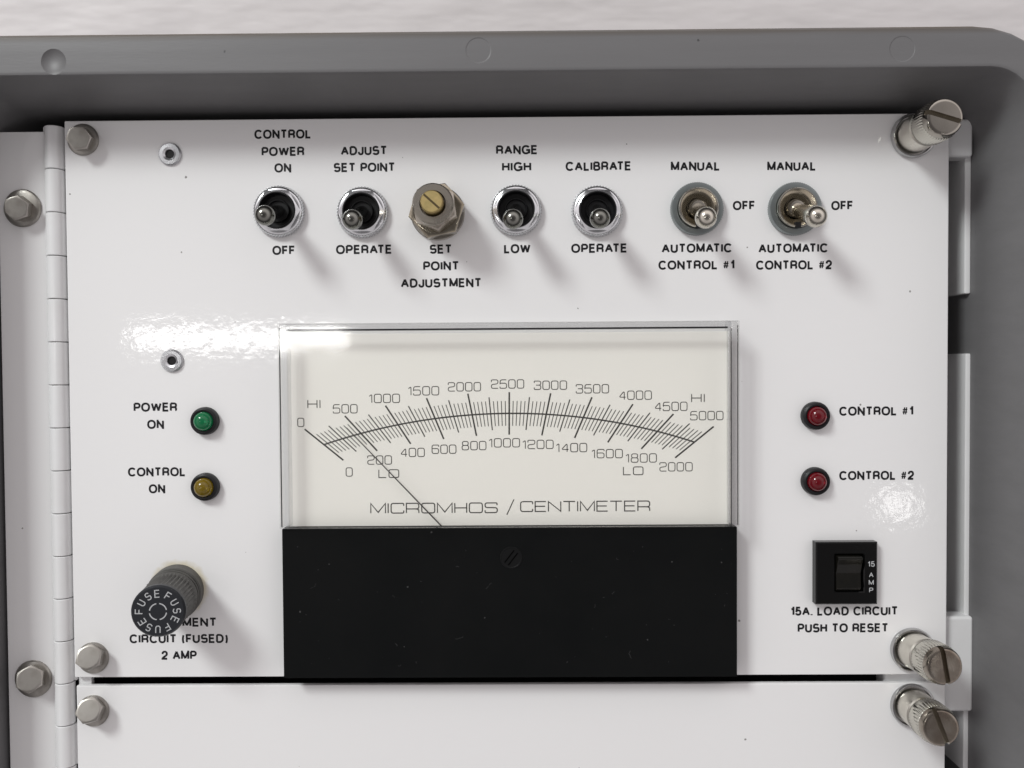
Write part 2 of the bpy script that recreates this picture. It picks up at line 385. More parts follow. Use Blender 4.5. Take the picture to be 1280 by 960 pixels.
for A, B in zip(vr, vr[1:]):
    for i in range(len(A)):
        j = (i + 1) % len(A); bm.faces.new((A[i], A[j], B[j], B[i]))
bm.faces.new(vr[0]); bm.faces.new(vr[-1])
cab = thing('cabinet', 'grey moulded plastic cabinet with a thick rim surrounding the white panels', 'cabinet', (0, 0, 0))
shell = finish('shell', bm, GREY, cab)
# ejector marks pressed into the rim (relief in the plastic)
t = GREY.node_tree; b = t.nodes['Principled BSDF']; old = b.inputs['Normal'].links[0].from_socket
gc = nn(t, 'ShaderNodeTexCoord'); total = None
for px, py, dimple in ((67, 77, 1), (598, 63, 0), (1128, 61, 0)):
    x, z = P(px, py, LIP)
    d = nn(t, 'ShaderNodeVectorMath', operation='DISTANCE'); d.inputs[1].default_value = V(x, LIP, z)
    t.links.new(gc.outputs['Object'], d.inputs[0])
    g = nn(t, 'ShaderNodeMapRange', interpolation_type='SMOOTHSTEP')
    if dimple:
        g.interpolation_type = 'LINEAR'; g.inputs['From Min'].default_value = 0; g.inputs['From Max'].default_value = 2.9e-3; t.links.new(d.outputs['Value'], g.inputs['Value'])
        g0 = g; g = nn(t, 'ShaderNodeMath', operation='POWER'); g.inputs[1].default_value = 2.2; t.links.new(g0.outputs[0], g.inputs[0])
    else:
        g.inputs['From Min'].default_value = 2.7e-3; g.inputs['From Max'].default_value = 2.95e-3; g.inputs['To Min'].default_value = -.10; g.inputs['To Max'].default_value = 0
        t.links.new(d.outputs['Value'], g.inputs['Value'])
    if total is None: total = g.outputs[0]
    else:
        s = nn(t, 'ShaderNodeMath', operation='ADD'); t.links.new(total, s.inputs[0]); t.links.new(g.outputs[0], s.inputs[1]); total = s.outputs[0]
bp = nn(t, 'ShaderNodeBump'); bp.inputs['Distance'].default_value = 1.0e-3; bp.inputs['Strength'].default_value = 1
t.links.new(total, bp.inputs['Height']); t.links.new(old, bp.inputs['Normal']); t.links.new(bp.outputs[0], b.inputs['Normal'])
# brown grime along the outer edge of the rim, and a few specks
c = nn(t, 'ShaderNodeTexCoord'); q = nn(t, 'ShaderNodeSeparateXYZ'); n = nn(t, 'ShaderNodeTexNoise'); mp0 = nn(t, 'ShaderNodeMapping'); mp0.inputs['Scale'].default_value = (18, 60, 500)
t.links.new(c.outputs['Object'], mp0.inputs[0]); t.links.new(mp0.outputs[0], n.inputs['Vector']); n.inputs['Scale'].default_value = 1; n.inputs['Detail'].default_value = 6
t.links.new(c.outputs['Object'], q.inputs[0]); e = nn(t, 'ShaderNodeMapRange'); e.inputs['From Min'].default_value = (ZO - 2.0) * MM; e.inputs['From Max'].default_value = (ZO + .2) * MM
t.links.new(q.outputs['Z'], e.inputs['Value']); f = nn(t, 'ShaderNodeMath', operation='MULTIPLY'); k = nn(t, 'ShaderNodeMapRange'); k.inputs['From Min'].default_value = .34; k.inputs['From Max'].default_value = .52
t.links.new(n.outputs['Fac'], k.inputs['Value']); t.links.new(e.outputs[0], f.inputs[0]); t.links.new(k.outputs[0], f.inputs[1])
x = nn(t, 'ShaderNodeMix', data_type='RGBA'); x.inputs['B'].default_value = (.085, .065, .045, 1); t.links.new(b.inputs['Base Color'].links[0].from_socket, x.inputs['A'])
t.links.new(f.outputs[0], x.inputs['Factor']); t.links.new(x.outputs['Result'], b.inputs['Base Color'])
speckle(GREY, .022, .0005, .25, (.03, .03, .03))
bm = bmesh.new(); box(bm, XL + 7, XI - 7, -44.5, -43, ZB + 7, ZI - 7); finish('back_panel', bm, DARKIN, cab)

# ------------------------------------------------------------------ control panel with its printed legends
PW, PH = 220.0, 140.1
cp = thing('control_panel', 'white enamelled upper control panel with black printed legends', 'control panel', (0, 0, 0))
bm = bmesh.new(); box(bm, 0, PW, -1.6, 0, -PH, 0, .35); finish('plate', bm, ENAMEL, cp)
LEG = [('CONTROL', 318, 389, 168), ('POWER', 327, 380.5, 189.5), ('ON', 343, 364, 210), ('OFF', 340.5, 369, 313),
       ('ADJUST', 426, 484, 188.5), ('SET POINT', 417, 494, 209.5), ('OPERATE', 420, 490, 312),
       ('SET', 537, 565, 311.5), ('POINT', 529, 574, 332.5), ('ADJUSTMENT', 501, 602, 354),
       ('RANGE', 620, 672, 187.5), ('HIGH', 627.5, 664, 208.5), ('LOW', 630, 663, 311), ('CALIBRATE', 707, 789, 208), ('OPERATE', 714, 784, 310.5),
       ('MANUAL', 838.5, 900, 208), ('OFF', 916, 944, 257), ('AUTOMATIC', 827, 915, 310.5), ('CONTROL #1', 823, 918, 331.5),
       ('MANUAL', 959, 1020, 208), ('OFF', 1039, 1066.5, 257), ('AUTOMATIC', 948, 1035, 310.5), ('CONTROL #2', 945, 1040, 331.5),
       ('POWER', 167, 221.5, 509), ('ON', 184, 205, 530.5), ('CONTROL', 160, 232, 590), ('ON', 186, 206.5, 611),
       ('CONTROL #1', 1049, 1141.5, 514), ('CONTROL #2', 1049, 1142.5, 594.5),
       ('15A. LOAD CIRCUIT', 988, 1122.5, 764), ('PUSH TO RESET', 997, 1110.5, 785),
       ('INSTRUMENT', 170, 271, 778), ('CIRCUIT (FUSED)', 162, 285, 798.5), ('2 AMP', 202, 246, 819)]
for s, a, b_, y in LEG:
    x0, z = P(a, y); x1, _ = P(b_, y)
    bm = bmesh.new(); text_bm(bm, s, x0, x1, z, 2.3, .03)
    o = finish('legend', bm, INK, cp); o['label'] = 'printed legend reading ' + s

# lower panel
ax, az = P(95, 856)
bm = bmesh.new(); box(bm, ax, P(1182, 853)[0], -1.6, 0, -250, az - .25, .35)
lp = finish('lower_panel', bm, ENAMEL); tag(lp, 'blank white panel below the gap under the control panel', 'panel')

# ------------------------------------------------------------------ piano hinge
hg = thing('piano_hinge', 'white piano hinge down the left edge of the panels', 'hinge', (0, 0, 0))
kx = -3.08; lx0 = P(4, 700)[0]; lx1 = P(58, 700)[0]
bm = bmesh.new(); box(bm, lx0, kx - 1.2, -2.6, -1.0, -250, P(30, 163)[1], .3); finish('fixed_leaf', bm, ENAMEL, hg)
bm = bmesh.new(); box(bm, .1, 3.4, -3.3, -1.8, -250, P(70, 158)[1] - .5, .2); finish('moving_leaf', bm, HINGEWHITE, hg)
kx = -3.08 + 0 * (P(67.5, 300)[0] + P(79.5, 700)[0]) / 2 ; kr = 2.38
ztop = P(67, 157)[1]; pitch = (P(67, 157)[1] - P(82, 801)[1]) / 12.0
for k in range(20):
    z1 = ztop - k * pitch - .10; z0 = ztop - (k + 1) * pitch + .10
    bm = bmesh.new(); prof = []
    n = 28; e = .16
    rings = []
    for z, r in ((z0, kr - e), (z0 + e, kr), (z1 - e, kr), (z1, kr - e)):
        rings.append([bm.verts.new(V(kx + r * math.cos(2 * PI * i / n), -1.3 + r * math.sin(2 * PI * i / n), z)) for i in range(n)])
    for A, B in zip(rings, rings[1:]):
        for i in range(n): bm.faces.new((A[i], A[(i + 1) % n], B[(i + 1) % n], B[i]))
    bm.faces.new(rings[0]); bm.faces.new(rings[-1])
    if k % 2 == 0: box(bm, kx + 1.6, kx + 2.9, -2.6, -1.5, z0 + .05, z1 - .05, .15)
    box(bm, kx - 2.6, kx - 1.0, -2.0, -.7, z0 + .02, z1 - .02, .1)
    finish('knuckle', bm, HINGEWHITE, hg)
bm = bmesh.new(); n = 12
rg = [[bm.verts.new(V(kx + .9 * math.cos(2 * PI * i / n), -1.3 + .9 * math.sin(2 * PI * i / n), z)) for i in range(n)] for z in (ztop - 20 * pitch, ztop - .1)]
for i in range(n): bm.faces.new((rg[0][i], rg[0][(i + 1) % n], rg[1][(i + 1) % n], rg[1][i]))
bm.faces.new(rg[0]); bm.faces.new(rg[1]); finish('hinge_pin', bm, STEEL, hg)

# ------------------------------------------------------------------ latch frame behind the right edge
lf = thing('latch_frame', 'white metal latch frame showing past the right edge of the control panel', 'frame', (0, 0, 0))
def edge_x(px, py, h): return P(px, py, h)[0]
for (ya, yb) in ((150, 368), (442, 960)):
    z1 = P(1200, ya, -6)[1]; z0 = P(1200, yb, -6)[1]
    bm = bmesh.new()
    xr = edge_x(1214, (ya + yb) / 2 if ya < 200 else 600, -4)
    box(bm, xr - 12, xr - 1.2, -17, -15.8, z0, z1, .2)
    box(bm, xr - 1.6, xr, -17, -4, z0 - .01, z1 + .01, .4)
    finish('channel', bm, HINGEWHITE, lf)
for (x0, x1, ya, yb) in ((1150, 1217, 148, 196), (1105, 1217, 771, 890)):
    bm = bmesh.new(); q0 = P(x0, (ya + yb) / 2, -2.2); q1 = P(x1, (ya + yb) / 2, -2.2)
    box(bm, q0[0], q1[0], -7.5, -2.2, P(1200, yb, -2.2)[1], P(1200, ya, -2.2)[1], .8, 3)
    finish('tab', bm, HINGEWHITE, lf)

# ------------------------------------------------------------------ analogue meter
MH = 8.0
mx0, mz1 = P(346, 404.5, MH); mx1 = P(925, 404.5, MH)[0]; mz0 = P(640, 659.5, MH)[1]
BZH = 5.2
bx0 = P(353.5, 755, BZH)[0]; bx1 = P(921.5, 755, BZH)[0]; bz0 = P(640, 847, BZH)[1]; bzt = P(640, 660, BZH)[1]
mt = thing('panel_meter', 'large panel meter with clear window over a cream scale and black lower half', 'meter', V((mx0 + mx1) / 2, 0, (mz0 + mz1) / 2))
OX, OZ = (mx0 + mx1) / 2, (mz0 + mz1) / 2
def mp_(px, py, h):
    x, z = P(px, py, h); return x - OX, z - OZ
def mb(name, bm, material, parent=None, smooth=30): 
    o = finish(name, bm, material, parent or mt, None, smooth); return o
# black base tray behind everything, dark side strip
bm = bmesh.new(); box(bm, bx0 - OX, bx1 - OX, .05, BZH, bz0 - OZ, bzt - OZ, .18); bez = mb('black_bezel', bm, BEZEL)
# scale card
CH = 2.0
c0 = mp_(362, 660, CH); c1 = mp_(911, 414, CH)
bm = bmesh.new(); box(bm, c0[0], c1[0], .3, CH, bzt - OZ + .02, c1[1], .1); card = mb('scale_card', bm, DIAL)
# clear cover: front pane and four walls
T = 1.7
X0, X1, Z0, Z1 = mx0 - OX, mx1 - OX, mz0 - OZ, mz1 - OZ
bm = bmesh.new(); box(bm, X0 + .01, X1 - .01, MH - 1.3, MH, Z0, Z1 - .01, .25, 3); mb('clear_window', bm, CLEAR)
bm = bmesh.new()
box(bm, X0, X0 + T, .02, MH - 1.35, Z0, Z1, .2); box(bm, X1 - T, X1, .02, MH - 1.35, Z0, Z1, .2)
box(bm, X0 + T + .01, X1 - T - .01, .02, MH - 1.35, Z1 - T, Z1, .2)
wl = mb('clear_side_wall', bm, CLEAREDGE)
for xa, xb in ((X1 - T - .75, X1 - T - .2), (X0 + T + .2, X0 + T + .75)):
    bm = bmesh.new(); box(bm, xa, xb, 5.0, MH - 1.36, Z0 + .1, Z1 - T - .4, .12); mb('clear_inner_rib', bm, CLEARRIB)
bm = bmesh.new(); box(bm, c1[0] - .32, c1[0], CH + .02, CH + .5, Z0 + .1, c1[1] - .3, .08); mb('glint_strip', bm, HINGEWHITE, card)  # white strip painted in for the bright reflection of the acrylic's inner corner
# dark moulded seam under the top edge of the window and at its left side
bm = bmesh.new(); q = mp_(640, 411, MH - 1.5)
box(bm, X0 + 2.2, X1 - 2.6, MH - 1.9, MH - 1.4, q[1] - .21, q[1] + .21); box(bm, X0 + .02, X0 + .2, MH - 1.9, MH - 1.4, Z0 + .1, Z1 - 1); box(bm, X1 - .16, X1 - .02, MH - 1.9, MH - 1.4, Z0 + .1, Z1 - 1); box(bm, X1 - T - .06, X1 - T + .06, MH - 1.9, MH - 1.4, Z0 + .1, Z1 - T); mb('seam', bm, INK)

# scale marks
PIV = (636, 741)
def arc_pt(u):                                  # u in 0..1 along the scale
    x = 405 + u * 463
    R = 733.0; cx, cy = 636, 516.7 + 733
    return x, cy - math.sqrt(R * R - (x - cx) ** 2) + (.5 - u) * 3.5
bm = bmesh.new()
A_ = [mp_(*arc_pt(k / 80), CH) for k in range(81)]
ribbon(bm, A_, .36, CH + .03)
for i in range(101):
    u = i / 100; x, y = arc_pt(u); dx, dy = x - PIV[0], y - PIV[1]; d = math.hypot(dx, dy); dx /= d; dy /= d
    g = 1 + .17 * abs(2 * u - 1) ** 1.5
    l, w = ((26.5, .38), (20.5, .28), (15.5, .195))[0 if i % 10 == 0 else 1 if i % 5 == 0 else 2]
    l *= g
    ribbon(bm, [mp_(x + dx * l, y + dy * l, CH), mp_(x - dx * l, y - dy * l, CH)], w, CH + .02 + (.02 if i % 10 == 0 else 0) + .005 * (i % 2))
o = mb('scale_marks', bm, DIALINK, card)
# stroke lettering
W9 = .82
def g_(c):
    w = W9
    return {
        '0': (w, [([(0, 0), (w, 0), (w, 1), (0, 1)], 1)]), 'O': (1.15, [([(0, 0), (1.15, 0), (1.15, 1), (0, 1)], 1)]),
        '1': (.34, [([(0, .76), (.3, 1), (.3, 0)], 0)]),
        '2': (w, [([(0, .74), (0, 1), (w, 1), (w, .53), (0, .45), (0, 0), (w, 0)], 0)]),
        '3': (w, [([(0, .78), (0, 1), (w, 1), (w, .52), (.22, .52)], 0), ([(.3, .52), (w, .52), (w, 0), (0, 0), (0, .24)], 0)]),
        '4': (w, [([(.66, 0), (.66, 1), (0, .28), (w, .28)], 0)]),
        '5': (w, [([(w * .96, 1), (.03, 1), (0, .5), (.06, .6), (w, .6), (w, 0), (0, 0), (0, .2)], 0)]),
        '6': (w, [([(w, .8), (w, 1), (0, 1), (0, 0), (w, 0), (w, .58), (.02, .58)], 0)]),
        '8': (w, [([(.05, .53), (w - .05, .53), (w - .05, 1), (.05, 1)], 1), ([(0, 0), (w, 0), (w, .53), (0, .53)], 1)]),
        'H': (1.05, [([(0, 0), (0, 1)], 0), ([(1.05, 0), (1.05, 1)], 0), ([(0, .5), (1.05, .5)], 0)]),
        'I': (.02, [([(0, 0), (0, 1)], 0)]),
        'L': (.86, [([(0, 1), (0, 0), (.86, 0)], -1)]),
        'M': (1.3, [([(0, 0), (0, 1), (.65, .08), (1.3, 1), (1.3, 0)], -1)]),
        'C': (1.12, [([(1.12, .74), (1.12, 1), (0, 1), (0, 0), (1.12, 0), (1.12, .26)], 0)]),
        'R': (1.12, [([(0, 0), (0, 1), (1.1, 1), (1.1, .42), (0, .42)], 2), ([(.82, .42), (1.1, .36), (1.1, 0)], 0)]),
        'S': (1.08, [([(1.06, .76), (1.06, 1), (0, 1), (0, .53), (1.08, .5), (1.08, 0), (0, 0), (0, .24)], 0)]),
        'E': (1.0, [([(1, 1), (0, 1), (0, 0), (1, 0)], -1), ([(0, .52), (.92, .52)], 0)]),
        'N': (1.15, [([(0, 0), (0, 1), (1.15, 0), (1.15, 1)], -1)]),
        'T': (1.1, [([(0, 1), (1.1, 1)], 0), ([(.55, 1), (.55, 0)], 0)]),
        '/': (.75, [([(0, -.3), (.75, 1.25)], 0)]),
    }[c]
def stroke_text(s, pxc, pyc, capx, w_px=None, weight=.19, gap=.26):
    """lettering centred on a spot of the dial; capx = capital height and w_px = total width in photograph pixels"""
    x, z = mp_(pxc, pyc, CH); k = .2 * (1 - CH / 207.0); cap = capx * k
    ws = [g_(c)[0] for c in s]; tot = sum(ws) + gap * (len(s) - 1)
    sx = (w_px * k) / tot if w_px else cap
    bm = bmesh.new(); cur = -tot / 2; n = 0
    for c, wd in zip(s, ws):
        for pts, mode in g_(c)[1]:
            q = [(x + (cur + a) * sx, z + (b - .5) * cap) for a, b in pts]
            if mode in (0, 1, 2): q = rounded(q, cap * .24, mode == 1) if mode != 2 else rounded(q[:2], 0) + rounded(q[1:], cap * .24)[1:]
            q2 = [Vector(q[0])]
            for v in q[1:]:
                if (Vector(v) - q2[-1]).length > 1e-4: q2.append(Vector(v))
            ribbon(bm, q2, weight, CH + .03 + .004 * (n % 3), mode == 1); n += 1
        cur += wd + gap
    return mb('numeral' if s[0].isdigit() else 'dial_lettering', bm, DIALINK, card)
for s, x, y in (('0', 376, 528), ('500', 431.5, 511), ('1000', 480.5, 498), ('1500', 529.5, 488.5), ('2000', 580.5, 483.5), ('2500', 634.5, 480), ('3000', 688, 481.5),
                ('3500', 740.5, 486), ('4000', 794, 494), ('4500', 838.5, 508), ('5000', 883.5, 519.5),
                ('0', 436.5, 590), ('200', 474.5, 575), ('400', 515.5, 565.5), ('600', 555, 561.5), ('800', 592.5, 557), ('1000', 630.5, 553.5), ('1200', 672.5, 555.5),
                ('1400', 714.5, 559.5), ('1600', 759, 567), ('1800', 801.5, 572.5), ('2000', 845, 583.5)):
    stroke_text(s, x, y, 10.6, {1: 8.6, 3: 30, 4: 38 if s[0] == '1' else 40.5}[len(s)] - (.8 if len(s) == 1 else 0), .20)
for s, x, y, w in (('HI', 392.5, 505, 15.5), ('HI', 872.5, 497.5, 16), ('LO', 486, 592, 25), ('LO', 791.5, 588.5, 24.5)): stroke_text(s, x, y, 9.8, w, .22, .34)
stroke_text('MICROMHOS', 542.5, 635, 12.2, 159, .27, .24); stroke_text('/', 638, 633.5, 12.5, 9, .24); stroke_text('CENTIMETER', 731.5, 632.8, 12.4, 162, .27, .24)
# pointer
bm = bmesh.new(); PHT = 3.4
a = mp_(433, 534.5, PHT); b_ = mp_(585, 692, PHT); d = (Vector(b_) - Vector(a)).normalized(); nn_ = Vector((-d.y, d.x))
vs = []
for p, w in ((a, .09), (b_, .16)):
    for s in (-1, 1):
        for hh in (PHT - .12, PHT + .12): vs.append(bm.verts.new(V(p[0] + nn_.x * s * w, hh, p[1] + nn_.y * s * w)))
bmesh.ops.convex_hull(bm, input=vs); mb('pointer', bm, DIALINK)
# zero adjusting screw in the black half
zx, zz = mp_(639, 697, BZH)
bm = bmesh.new(); lathe(bm, [(2.75, BZH + .01), (2.7, BZH + .10), (2.45, BZH + .12), (2.35, BZH + .03), (0, BZH + .03)], 40, zx, zz); sc_ = mb('zero_screw', bm, mat('screw_black', (.006, .0062, .0065), .42, spec=.18))
bm = bmesh.new(); an = R_(52)
for s in (-1, 1):
    ox, oz = -math.sin(an) * .55 * s, math.cos(an) * .55 * s
    ribbon(bm, [(zx + ox - math.cos(an) * 1.9, zz + oz - math.sin(an) * 1.9), (zx + ox + math.cos(an) * 1.9, zz + oz + math.sin(an) * 1.9)], .22, BZH + .14)
mb('screw_slot', bm, mat('slot_black', (.001, .001, .001), .9, spec=0.0), sc_)
# lint caught on the black half
LINT = mat('lint', (.07, .07, .072), .9)
bm = bmesh.new(); rl = random.Random(3)
for k in range(40):
    x = rl.uniform(bx0 - OX + 2, bx1 - OX - 2); z = rl.uniform(bz0 - OZ + 2, bzt - OZ - 2); a = rl.uniform(0, 2 * PI); pts = []
    L = rl.choice((.15, .2, .3, .5, .9, 2.2))
    for j in range(6):
        pts.append((x, z)); x += math.cos(a) * L / 5; z += math.sin(a) * L / 5; a += rl.uniform(-.9, .9)
    ribbon(bm, pts, rl.uniform(.025, .055), BZH + .02)
mb('lint', bm, LINT, bez)

# ------------------------------------------------------------------ toggle switches
def lever_mesh(r0, r1, L, ball):
    bm = bmesh.new(); pr = [(r0, 0), (r0, L * .25), (r0 + (r1 - r0) * .55, L * .6), (r1, L - ball * 1.1)]
    for k in range(1, 9):
        a = k * PI / 16; pr.append((r1 * math.cos(a), L - ball * 1.1 + ball * 1.1 * math.sin(a)))
    pr[-1] = (0, L); lathe(bm, pr, 32); return bm
def aim(o, base, tip):
    """turns a child built along -y so that it points from base to tip (its own parent's frame)"""
    d = (tip - base).normalized(); o.rotation_euler = Vector((0, -1, 0)).rotation_difference(d).to_euler()
def toggle_black():
    t = thing('toggle_switch', '', 'switch', (0, 0, 0), 'toggle switches along the top of the panel')
    bm = bmesh.new(); pr = [(5.0, .02), (6.45, .02), (6.5, .5), (6.3, 1.35), (5.9, 1.75), (5.35, 2.0), (4.75, 2.05), (4.6, 1.6)]
    lathe(bm, pr, 104, tooth={1: .42, 2: .42, 3: .3}); finish('knurled_nut', bm, CHROME, t, smooth=50)
    bm = bmesh.new(); prism(bm, 6, 5.7, 1.5, 2.6, .25, 0, False, False); lathe(bm, [(4.69, 2.6), (4.6, 2.6), (4.52, 1)], 48); finish('hex_collar', bm, CHROME, t)
    bm = bmesh.new(); lathe(bm, [(4.5, .5), (4.5, 2.9), (4.4, 3.0), (4.25, 3.0), (4.15, 2.8), (4.0, .7), (0, .5)], 48); finish('bushing', bm, BLACK, t)
    bm = bmesh.new(); lathe(bm, [(2.8, .6), (2.8, 1.5), (2.7, 1.7), (2.6, 1.7), (2.5, 1.5), (2.4, 1.0), (0, 1.0)], 40); finish('boot', bm, BLACK, t)
    finish('lever', lever_mesh(1.55, 2.4, 14.6, 2.3), SMOKE, t, V(0, 1.2, 0)); return t
def toggle_nickel():
    t = thing('toggle_switch', '', 'switch', (0, 0, 0), 'toggle switches along the top of the panel')
    bm = bmesh.new(); lathe(bm, [(5.0, .02), (6.5, .02), (6.55, 1.5), (6.3, 1.9), (5.6, 2.0), (5.0, 2.0), (4.9, 1.4)], 144, tooth={1: .12, 2: .12}); finish('knurled_nut', bm, ZINC, t, smooth=50)
    bm = bmesh.new(); lathe(bm, [(4.9, 1), (4.9, 3.1), (4.7, 3.4), (4.45, 3.4), (4.1, 3.0), (2.6, 1.2), (2.2, .9), (0, .8)], 48); finish('bushing', bm, NICKEL, t)
    bm = bmesh.new(); box(bm, -.75, .75, 2.6, 3.45, -4.95, -3.6, .1); finish('keyway', bm, BLACK, t)
    bm = bmesh.new(); lathe(bm, [(2.3, 1.2), (2.2, 2.4), (1.7, 3.0), (0, 3.2)], 32); finish('pivot_ball', bm, NICKEL, t)
    finish('lever', lever_mesh(1.6, 2.55, 15.6, 2.5), NICKEL, t, V(0, 1.2, 0)); return t
TG = [((349.5, 265), (331, 269.5), 15.2, 0, 'black centred toggle switch between the words POWER ON and OFF'),
      ((453.5, 266), (440, 275), 15.2, 0, 'toggle switch under ADJUST SET POINT with a dark tipped lever'),
      ((645, 263.5), (641, 274.5), 15.2, 0, 'toggle switch between RANGE HIGH and LOW'),
      ((746, 264.5), (750, 273.5), 15.2, 0, 'toggle switch under the word CALIBRATE'),
      ((870, 262), (883, 273), 16.2, 1, 'nickel toggle switch above the words AUTOMATIC CONTROL #1'),
      ((992, 262), (1021.5, 271.5), 16.2, 1, 'nickel toggle switch above the words AUTOMATIC CONTROL #2')]
made = {}
for (b0, tp, h, kind, lab) in TG:
    loc = at(*b0)
    if kind not in made: made[kind] = t = (toggle_black, toggle_nickel)[kind](); t.location = loc; t['label'] = lab
    else: t = dup(made[kind], loc, lab)
    aim(child(t, 'lever'), loc + V(0, 1.2, 0), at(*tp, h - 2))

# ------------------------------------------------------------------ set point shaft
sb = at(547.5, 267)
sp_ = thing('adjustment_shaft', 'slotted brass shaft in a nickel lock nut above SET POINT ADJUSTMENT', 'adjuster', sb)
bm = bmesh.new(); lathe(bm, [(6.7, .02), (6.75, .5), (6.5, .7), (0, .7)], 56); finish('washer', bm, STEEL, sp_)
bm = bmesh.new(); prism(bm, 6, 7.0, .7, 5.0, .7, R_(12)); finish('hex_nut', bm, DARKNICKEL, sp_)
bm = bmesh.new(); prism(bm, 6, 5.6, 5.0, 9.5, .5, R_(38)); lathe(bm, [(4.85, 9.3), (4.85, 12.6), (4.55, 13.0), (3.1, 13.0), (3.0, 12.2), (3.0, 9)], 56)
finish('lock_nut', bm, mat('warm_nickel', (.52, .48, .425), .24, 1, var=.5, vscale=220, dark=(.32, .28, .23)), sp_)
bm = bmesh.new(); lathe(bm, [(2.65, 11.0), (2.65, 15.3), (2.4, 15.6), (0, 15.6)], 40); sh = finish('brass_shaft', bm, BRASS, sp_)
bm = bmesh.new(); a = R_(-42); ribbon(bm, [(-2.38 * math.cos(a), -2.38 * math.sin(a)), (2.38 * math.cos(a), 2.38 * math.sin(a))], .5, 15.63)
finish('screw_slot', bm, mat('brass_slot', (.09, .065, .03), .5, .6), sh)

# ------------------------------------------------------------------ hollow rivets
def rivet(loc, lab):
    t = thing('hollow_rivet', lab, 'rivet', loc, 'hollow rivets on the left of the panel')
    bm = bmesh.new(); lathe(bm, [(2.85, .01), (2.85, .35), (2.5, .75), (1.7, .8), (1.15, .5), (1.05, .05)], 40); finish('flange', bm, ALUM, t)
    bm = bmesh.new(); lathe(bm, [(1.25, .06), (1.0, .12), (.5, .1), (0, .09)], 16); finish('mandrel_hole', bm, BLACK, t); return t
r0 = rivet(at(213, 193), 'hollow rivet near the top left bolt of the control panel')
dup(r0, at(215.5, 451), 'hollow rivet above the words POWER ON, beside the glare')

# ------------------------------------------------------------------ flange bolts
def bolt(loc, lab, tip, fr, rot, hd):
    t = thing('flange_bolt', lab, 'bolt', loc, 'hex flange bolts at the hinge')
    bm = bmesh.new(); lathe(bm, [(fr, .02), (fr + .05, .35), (fr - .25, .75), (fr - 1.0, 1.05), (0, 1.2)], 48); finish('flange', bm, STEEL, t)
    bm = bmesh.new(); prism(bm, 6, hd, .9, 4.7, .42, rot)
    bm.verts.ensure_lookup_table(); h = finish('head', bm, STEEL, t)
    aim(h, Vector((0, 0, 0)), tip - loc); return t
BO = [((104.5, 175), (98, 172.5), 3.9, 'bolt at the top left corner of the control panel', 3.0),
      ((29, 260.5), (20, 260), 4.7, 'upper bolt on the narrow hinge leaf at the photo edge', 3.1),
      ((42.5, 848), (36.5, 849), 4.7, 'lower bolt on the narrow hinge leaf, left of the gap', 3.4),
      ((117, 822), (110.5, 821.5), 3.95, 'bolt just above the gap at the bottom left of the control panel', 3.25),
      ((117.5, 888), (110.5, 888), 3.95, 'bolt on the blank lower panel just below the gap', 3.25)]
for k, (b0, tp, fr, lab, hd) in enumerate(BO):
    hb = -1.0 if k in (1, 2) else 0
    bolt(at(*b0, hb), lab, at(*tp, 4.3 + hb), fr, R_((5, 20, 31, 24, 12)[k]), hd)

# ------------------------------------------------------------------ indicator lamps
def lamp(loc, lab, lm, off):
    t = thing('indicator_light', lab, 'indicator light', loc, 'indicator lights beside the meter')
    bm = bmesh.new(); lathe(bm, [(3.5, .01), (3.5, 1.1), (3.3, 1.7), (2.9, 1.95), (2.5, 1.9), (2.35, 1.5), (2.35, .3)], 48); finish('bezel', bm, BLACK, t)
    bm = bmesh.new(); pr = [(2.36, .3), (2.36, 1.8)]
    for k in range(1, 9): a = k * PI / 16; pr.append((2.36 * math.cos(a), 1.8 + 2.2 * math.sin(a)))
    pr[-1] = (0, 4.0); lathe(bm, pr, 40); lo = finish('lens', bm, lm, t)
    bm = bmesh.new(); lathe(bm, [(2.2, .1), (1.3, .12), (0, .14)], 24); finish('reflector', bm, ALUM, t)
    return t
lamp(at(257.5, 526), 'green indicator light beside POWER ON', L_GREEN, 0)
lamp(at(258, 608), 'amber yellow indicator light beside CONTROL ON', L_AMBER, 0)
lamp(at(1018, 519.5), 'red indicator light beside CONTROL #1', L_RED, 0)
lamp(at(1018, 601), 'red indicator light beside CONTROL #2', L_RED, 0)

